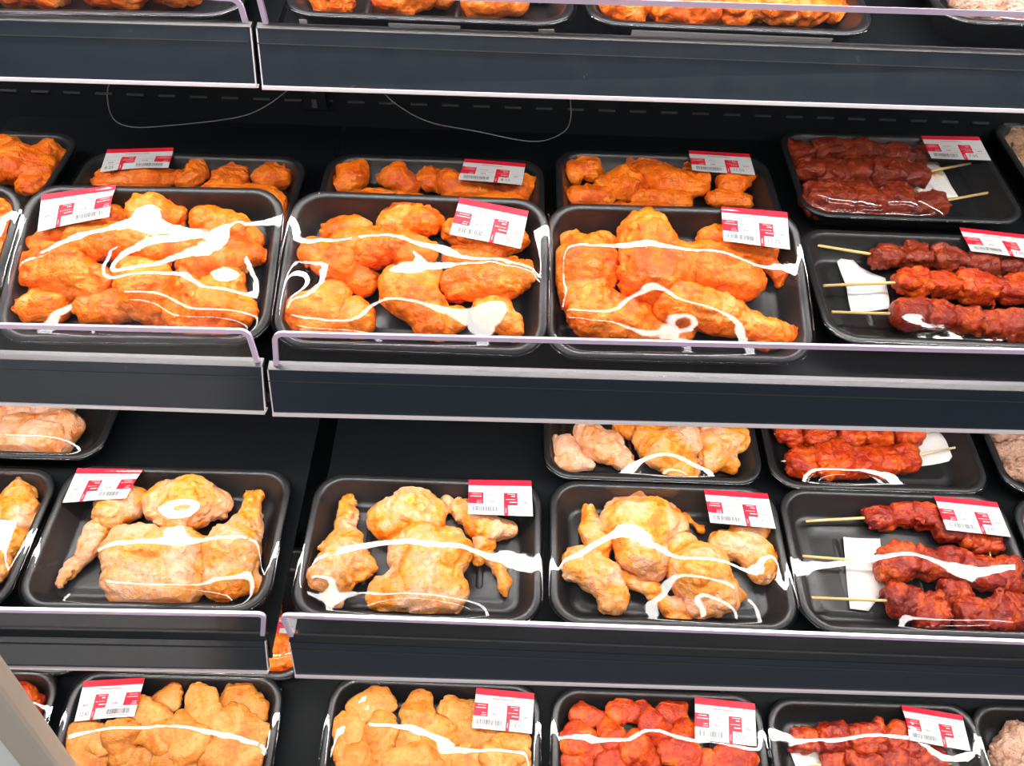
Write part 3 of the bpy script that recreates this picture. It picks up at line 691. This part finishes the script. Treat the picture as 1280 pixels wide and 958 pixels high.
p.chicken(cM, [[[(140, 175, 50), (230, 195, 56)], [(140, 175, 50), (150, 250, 42)]], [(430, 175, 50), (490, 160, 62), (580, 175, 50)], [(300, 290, 62), (400, 275, 90), (500, 270, 50)],
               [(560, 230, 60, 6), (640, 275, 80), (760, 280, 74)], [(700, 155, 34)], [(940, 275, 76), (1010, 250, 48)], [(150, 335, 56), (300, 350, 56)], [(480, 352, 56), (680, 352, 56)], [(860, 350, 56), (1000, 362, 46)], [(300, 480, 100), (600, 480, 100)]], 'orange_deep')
p.film(); p.label((861, 188), (937, 192.5), (865.5, 213), '11.50')
p = Pack((971, 162), BL_, R2[0], 10, -.7, 'pack of three dark beef skewers, sticks pointing right, back of second shelf', SKW)
p.paper(cD, [(540, 215), (620, 192), (712, 348), (640, 352), (602, 290), (545, 330)], 'stained')
p.skewer(cD, (845, 178), [(120, 172, 50), (220, 165, 50), (310, 165, 50), (390, 168, 48), (470, 185, 48), (545, 190, 42)], 'dark_beef')
p.skewer(cD, (862, 227), [(150, 245, 50), (240, 248, 52), (335, 255, 56), (435, 258, 60), (535, 265, 54)], 'dark_beef')
p.skewer(cD, (936, 338), [(200, 350, 70), (320, 360, 66), (450, 370, 70), (550, 390, 48), (615, 378, 50)], 'dark_beef')
p.film(wrinkle=.3); p.label((1150.8, 169.7), (1223.4, 171), (1164.4, 197.8), '7.90')
p = Pack((104, 167), BR_, R2[0], 10, 0, 'unlabelled pack of orange chicken in the far left corner, back of second shelf', ORG)
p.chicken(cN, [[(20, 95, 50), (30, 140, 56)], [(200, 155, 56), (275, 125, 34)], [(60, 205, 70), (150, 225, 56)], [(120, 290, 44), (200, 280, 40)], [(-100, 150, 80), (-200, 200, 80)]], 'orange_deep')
p.film()
p = Pack((1236, 152), BL_, R2[0], 10, 0, 'pack of brown minced patties at the right edge, back of second shelf', MIN)
p.chicken(cS, [[(600, 150, 62), (720, 190, 66)], [(680, 360, 66), (780, 380, 66)], [(820, 200, 70), (950, 220, 70)], [(760, 520, 70), (900, 540, 70)]], 'minced_brown', 'minced_patty', flat=.7, amp=.003, nscale=110)
p.film(wrinkle=.5)

# ---- third shelf, front
p = Pack((172, 763), FC, R3[0], 11.4, .4, 'leftmost full pack of pale spiced chicken pieces, third shelf, red label at its left', PAL)
p.chicken(cE, [[(560, 345, 66), (630, 340, 80, 3), (710, 350, 52)], [[(430, 500, 76), (430, 600, 66)], [(430, 600, 66), (580, 610, 70)], [(440, 520, 80), (580, 520, 76)]], [(640, 610, 48), (610, 520, 50)],
               [(840, 335, 30), (825, 400, 40), (780, 490, 76), (755, 585, 66), (840, 605, 32)], [(440, 335, 50), (375, 365, 56)], [(320, 430, 42), (290, 500, 30), (235, 560, 20), (198, 615, 14)]], 'pale')
p.film(); p.label((97, 585.5), (179, 587), (78, 628.6), '10.13', True)
p = Pack((518, 777), FC, R3[0], 11.4, -.5, 'pack of pale spiced chicken pieces, third shelf, drumstick at its left', PAL)
p.chicken(cG, [[[(275, 225, 38), (275, 300, 40), (260, 400, 76), (210, 510, 78), (215, 590, 44)], [(260, 400, 70), (330, 470, 52)]], [(430, 290, 76), (510, 255, 88, 3), (600, 280, 66), (655, 235, 42)],
               [[(510, 440, 76), (560, 420, 100), (660, 420, 96)], [(560, 420, 100), (560, 560, 92), (660, 575, 84)], [(560, 560, 92), (420, 585, 62)]], [(570, 650, 30), (700, 620, 40), (640, 640, 34)],
               [(720, 240, 46), (820, 320, 60), (890, 325, 42)], [(815, 380, 46), (800, 440, 34)], [(800, 420, 36), (855, 465, 34), (892, 540, 26), (910, 605, 13)]], 'pale')
p.film(); p.label((586, 600), (664, 601), (585, 642.5), '11.21')
p = Pack((846, 785), FC, R3[0], 11.4, -.4, 'pack of pale spiced chicken with crossed wings, third shelf, next to the beef skewers', PAL)
p.chicken(cH, [[(195, 390, 36), (210, 460, 44), (240, 515, 50)], [(160, 590, 66), (250, 640, 64), (290, 720, 50)], [(300, 375, 40), (380, 342, 48), (430, 345, 34)], [[(340, 430, 84), (440, 425, 80, 3), (520, 440, 56)], [(340, 430, 80), (400, 540, 84), (430, 590, 56)]],
               [(320, 640, 34), (430, 690, 32), (510, 755, 34), (550, 770, 28)], [[(550, 540, 66), (610, 620, 92), (670, 690, 76), (745, 700, 36)], [(610, 620, 92), (610, 730, 52)]],
               [[(700, 510, 54), (780, 500, 56), (830, 465, 42)], [(780, 500, 56), (830, 570, 58), (840, 610, 46)]], [(500, 365, 13), (555, 400, 24), (610, 450, 26)]], 'pale')
p.film(); p.label((880, 612), (959.5, 617.3), (888, 653.4), '10.35')
p = Pack((1165, 795), FC, R3[0], 11.4, -.4, 'pack of glossy red beef skewers, sticks pointing left, front of third shelf', SKW)
p.paper(cI, [(322, 455), (450, 462), (470, 640), (410, 716), (345, 708)])
p.skewer(cI, (190, 400), [(440, 385, 44), (525, 375, 42), (610, 385, 44), (690, 440, 44), (780, 460, 44), (860, 470, 42), (950, 480, 44)], 'mid_beef')
p.skewer(cI, (158, 522), [(510, 545, 68), (620, 548, 58), (715, 548, 54), (820, 580, 60), (905, 590, 58), (1000, 600, 56)], 'mid_beef')
p.skewer(cI, (165, 668), [(540, 680, 60), (640, 720, 56), (720, 660, 48), (770, 725, 56), (860, 745, 56), (940, 710, 56), (1020, 750, 52)], 'mid_beef')
p.film(); p.label((1167.5, 620.3), (1246, 628), (1183.4, 662.5), '9.80')
p = Pack((70, 605), (TW / 2, TD / 2 - .02), R3[0], 11.4, 0, 'pack of pale spiced chicken cut by the left frame edge, front of third shelf', PAL)
p.chicken(cE, [[(60, 325, 42), (50, 400, 52)], [(20, 470, 52), (-20, 420, 60)], [(-120, 400, 80), (-150, 480, 80)], [(-60, 560, 60), (-140, 600, 60)]], 'pale')
p.film()
p = Pack((1266, 640), (-TW / 2, TD / 2 - .02), R3[0], 11.4, 0, 'pack barely entering at the right edge, front of third shelf', MIN)
p.chicken(cT, [[(690, 700, 60), (760, 720, 66)], [(900, 720, 66), (800, 880, 66)]], 'minced', 'minced_patty', flat=.7, amp=.003, nscale=110)
p.film(wrinkle=.5)

# ---- third shelf, back
p = Pack((819, 601), FC, R3[0], 11.4, -.5, 'pack of pale chicken wings and thighs, back of third shelf', PAL)
p.chicken(cH, [[(190, 95, 54, 3), (260, 145, 60, 3), (320, 190, 46)]], 'pale_wing')
p.chicken(cH, [[(105, 140, 44), (130, 190, 46), (195, 212, 28)]], 'pale_wing')
p.chicken(cH, [[(440, 110, 70), (480, 150, 76), (560, 120, 66)], [(500, 215, 46), (550, 215, 54)], [[(660, 120, 66), (750, 115, 62), (800, 125, 34)], [(670, 190, 58), (720, 215, 40)]], [(320, 75, 40), (370, 90, 34)], [(200, -80, 90), (400, -60, 90)], [(600, -60, 90), (760, -80, 80)]], 'pale')
p.film(wrinkle=1.2)
p = Pack((1106, 613), FC, R3[0], 11.4, 0, 'pack of red beef skewers, stick pointing right, back of third shelf', SKW)
p.paper(cI, [(520, 95), (650, 75), (722, 150), (692, 190), (580, 208), (540, 180)])
p.skewer(cI, (810, 143), [(180, 190, 54), (285, 185, 66), (370, 190, 56), (450, 185, 58), (535, 180, 48)], 'red_beef', stick='bamboo_pale')
p.skewer(cI, (700, 75), [(130, 95, 46), (235, 95, 50), (345, 95, 50), (440, 92, 48), (550, 92, 48)], 'red_beef', stick='bamboo_pale')
p.skewer(cI, (700, 0), [(130, 0, 46), (235, 0, 50), (345, 0, 50), (440, 0, 48), (550, 0, 48)], 'red_beef', stick='bamboo_pale')
p.film(wrinkle=.2)
p = Pack((110, 574), (TW / 2 - .012, -TD / 2), R3[0], 11.4, .3, 'pack of pale chicken pieces, back left corner of third shelf', PAL)
p.chicken(cE, [[(50, 130, 60), (150, 140, 58), (200, 90, 54)], [(10, 45, 46), (70, 35, 42)], [(180, 10, 50), (120, -20, 50)], [(-80, 110, 70), (-160, 60, 70)]], 'pale_wing')
p.film()
p = Pack((1234, 552), (-TW / 2, -TD / 2 + .075), R3[0], 11.4, 0, 'pack of pinkish minced kofta at the right edge, back of third shelf', MIN)
p.chicken(cT, [[(520, 218, 34), (680, 215, 40)], [(545, 320, 50), (640, 308, 60), (760, 300, 60)], [(600, 428, 44), (690, 430, 52), (800, 440, 50)], [(520, 100, 60), (700, 100, 60)]], 'minced', 'minced_patty', flat=.75, amp=.003, nscale=110)
p.film(wrinkle=.4)

# ---- fourth shelf
p = Pack((96, 838), BL_, R4[0], 16.6, 0, 'pack of tan marinated cutlets, bottom shelf, left', CUT); p.grow = 1.12
p.chicken(cJ, [[(770, 320, 52, 4), (775, 400, 58, 6)], [(900, 360, 60), (975, 390, 50)], [(640, 350, 48), (600, 380, 42)], [(520, 400, 60), (590, 430, 52)], [(310, 490, 52), (380, 510, 50)], [(455, 480, 55, 5), (470, 540, 50)], [(545, 480, 44, 6), (620, 500, 52)],
               [(880, 450, 74), (975, 480, 52)], [(730, 510, 66, 4), (690, 450, 50, 4)], [(840, 560, 66), (940, 575, 52)], [(480, 585, 52), (560, 560, 42, 5)], [(350, 590, 54), (300, 560, 40)], [(640, 590, 56), (720, 610, 50)], [(330, 720, 90), (500, 720, 90)], [(660, 740, 90), (860, 720, 90)]],
          'cutlet', 'meat_cutlet', flat=.34, amp=.0034, ridge=.0028, nscale=50, lift=.010, pile=.011)
p.film(); p.label((105, 851.7), (181, 847.5), (92.7, 902.3), '10.41', True)
p = Pack((416, 845), BL_, R4[0], 16.6, -.8, 'pack of tan marinated cutlets, bottom shelf, centre', CUT); p.grow = 1.12
p.chicken(cK, [[(325, 105, 30, 4), (312, 165, 42, 6)], [(200, 130, 44), (160, 150, 40)], [(130, 195, 44), (110, 235, 34)], [(410, 155, 42), (450, 165, 40)], [(215, 210, 46, 3), (190, 260, 46)], [(285, 240, 48, 5)], [(370, 220, 46, 4), (390, 270, 42)], [(470, 225, 50), (530, 220, 40)],
               [(590, 245, 44), (540, 280, 44)], [(130, 290, 46), (90, 270, 30)], [(330, 300, 50, 2), (260, 305, 44)], [(460, 300, 50), (600, 310, 46)], [(160, 400, 66), (300, 400, 66)], [(440, 400, 66), (570, 400, 66)]],
          'cutlet', 'meat_cutlet', flat=.34, amp=.0034, ridge=.0028, nscale=50, lift=.010, pile=.011)
p.film(); p.label((595.5, 860), (668, 867), (590, 910), '14.60')
p = Pack((690, 859), BL_, R4[0], 16.6, -.5, 'pack of bright red marinated meat slices, bottom shelf', 'packs on the bottom shelf'); p.grow = 1.02
p.chicken(cK, [[(870, 160, 34, 5), (930, 135, 34, 5)], [(1000, 150, 36), (1040, 150, 24)], [(960, 190, 40, 4), (990, 230, 36)], [(1060, 210, 38), (1040, 235, 30)], [(770, 165, 36), (820, 170, 26)], [(750, 235, 46), (800, 250, 34)], [(850, 225, 36, 4), (830, 200, 30)], [(920, 255, 48, 4), (950, 290, 40)],
               [(870, 285, 36), (830, 300, 34)], [(1010, 270, 36), (1060, 275, 38)], [(1190, 280, 52), (1160, 310, 44)], [(1110, 290, 36), (1090, 320, 30)], [(760, 310, 44), (700, 290, 34)], [(800, 400, 60), (950, 400, 60)], [(1080, 400, 60), (1180, 400, 50)]],
          'red_slice', 'meat_slice', flat=.42, amp=.0026, ridge=.0024, nscale=50, lift=.008, pile=.009)
p.film(); p.label((868.7, 871.7), (943.7, 879.7), (868.7, 924.7), '13.10')
p = Pack((956, 872), BL_, R4[0], 16.6, -.4, 'pack of red brown beef skewers with white paper, bottom shelf', SKW)
p.paper(cL, [(360, 352), (425, 375), (475, 450), (560, 470), (330, 500), (290, 395)], z=.012)
p.skewer(cL, (220, 352), [(350, 355, 52), (480, 345, 64), (620, 350, 68), (770, 355, 66), (880, 400, 44)], 'mid_beef')
p.skewer(cL, (250, 480), [(480, 455, 46), (600, 462, 60), (750, 465, 66), (880, 460, 58)], 'mid_beef')
p.skewer(cL, (250, 600), [(480, 575, 60), (600, 580, 60), (750, 585, 66), (880, 580, 58)], 'mid_beef')
p.film(); p.label((1126.6, 882), (1202.5, 894.4), (1137, 925.8), '6.75')
p = Pack((1208, 880), BL_, R4[0], 16.6, 0, 'pack of pinkish minced meat at the bottom right corner', MIN)
p.chicken(cL, [[(1215, 420, 50), (1270, 370, 60)], [(1190, 440, 40), (1290, 440, 60)], [(1400, 400, 90), (1450, 500, 90)], [(1250, 560, 80), (1350, 560, 80)]], 'minced', 'minced_patty', flat=.8, amp=.003, nscale=110)
p.film()
p = Pack((79, 838), BR_, R4[0], 16.6, 0, 'mostly empty pack with red scraps at the bottom left corner', 'packs on the bottom shelf')
p.chicken((0, 800, 6.06), [[(290, 470, 50), (250, 520, 60)], [(100, 500, 120), (0, 560, 120)]], 'red_slice', 'meat_slice')
p.film()

# ---- bottom shelf, second row, glimpsed under the third shelf and through its gap
for px, lab, mt, nm in ((-30, 'pack of orange pieces glimpsed behind the bottom left corner pack', 'orange', 'chicken_piece'), (250, 'pack of orange chicken glimpsed through the gap in the third shelf', 'orange', 'chicken_piece'),
                        (552, 'pack of tan cutlets glimpsed behind the centre cutlet pack', 'cutlet', 'meat_cutlet'), (828, 'pack with a sliver of white showing behind the red slices', 'red_slice', 'meat_slice'), (1090, 'pack whose front rim shows behind the bottom beef skewers', 'dark_beef', 'chicken_piece')):
    p = Pack((px, 852 + (px - 552) * .022), FC, (.3756, -1.0207), 16.6, -.3, lab, 'packs at the back of the bottom shelf')
    for k in range(7):
        cx, cy = px + (-92 + 62 * (k % 4) + (20 if k > 3 else 0)), 815 - 48 * (k // 4)
        p.piece((0, 0, 1), [(cx, cy, 24), (cx + 26, cy - 10 + random.random() * 16, 20)], nm if mt != 'dark_beef' else 'beef_piece', mt)
    p.film()
    if px == 250: p.label((322, 768), (372, 770), (318, 792), None)

# ---- top shelf
p = Pack((110, 17), FC, R1[0], 14, 2.0, 'pack of orange chicken on the top shelf, left of the gap', ORG)
p.chicken(cZ1, [[(730, -25, 44), (640, -45, 60)], [(480, -40, 60), (380, -50, 60)], [(200, -40, 60), (60, -50, 60)], [(500, -180, 100), (300, -190, 100)], [(100, -180, 90), (-30, -160, 90)]])
p.film()
TOPC = []
p = Pack((534, 24), FC, R1[0], 14, -.6, 'pack of orange chicken on the top shelf, right of the gap', ORG); TOPC.append(p)
p.chicken(cO, [[(60, -5, 56), (0, 0, 40)], [(250, -10, 60), (340, -20, 56)], [(420, -20, 50), (370, -80, 60)], [(540, 5, 46), (610, -5, 50), (670, 10, 36)], [(0, -140, 80), (150, -150, 80)], [(350, -190, 90), (600, -170, 90)], [(760, -60, 60), (740, -140, 60)]])
p.film(wrinkle=1.3)
p = Pack((916, 36), FC, R1[0], 14, -.8, 'pack of orange chicken on the top shelf, second right of the gap', ORG); TOPC.append(p)
p.chicken(cQ, [[(-150, 30, 60), (-240, 0, 60)], [(0, 30, 66), (100, 20, 66)], [(230, 40, 56), (300, 30, 46)], [(380, 20, 62), (480, 35, 60), (560, 30, 46)], [(620, 10, 50), (650, 50, 36)], [(0, -150, 90), (200, -150, 90)], [(450, -140, 90), (600, -120, 90)]])
p.film(wrinkle=1.3)
p = Pack((1166, 2), (-TW / 2, -TD / 2 + .034), R1[0], 14, -.8, 'pack of minced meat at the right end of the top shelf', MIN); TOPC.append(p)
p.chicken(cQ, [[(1080, 20, 50), (1150, 50, 52)], [(1260, 60, 60), (1360, 70, 60)], [(1180, -60, 80), (1350, -80, 80)], [(1450, 60, 60), (1560, 70, 60)]], 'minced', 'minced_patty', amp=.003, nscale=110)
p.film()
# film folded under the tray fronts, hanging below the rim
def flap(pk, x0, x1, skew):
    vs = [(x0, -TD / 2 - .0006, .028), (x1, -TD / 2 - .0006, .028), (x1 + skew, -TD / 2 - .004, .006), (x0 + skew * .4, -TD / 2 - .004, .006)]
    link('folded_film', bevel_mesh(*prism(vs, (0, .0006, 0)), 0), MAT['flap'], pk.root, smooth=False)
flap(TOPC[0], -.036, .030, 0); flap(TOPC[0], .102, .116, .008); flap(TOPC[0], -.118, -.111, 0); flap(TOPC[1], -.092, .094, -.004)

# ---- tall panel in the bottom left foreground
def panel():
    root = empty('end_panel', Matrix.Translation((-.348, .300, 0))); tag(root, 'pale panel with brushed metal edge cutting across the bottom left corner', 'panel')
    link('metal_edge', box_mesh(-.029, 0, -.012, .006, 0, HZ - .3, .004), MAT['trim_metal'], root, smooth=False)
    link('board', box_mesh(-.7, -.029, -.008, .0, 0, HZ - .3, .001), MAT['white_panel'], root, smooth=False)
panel()
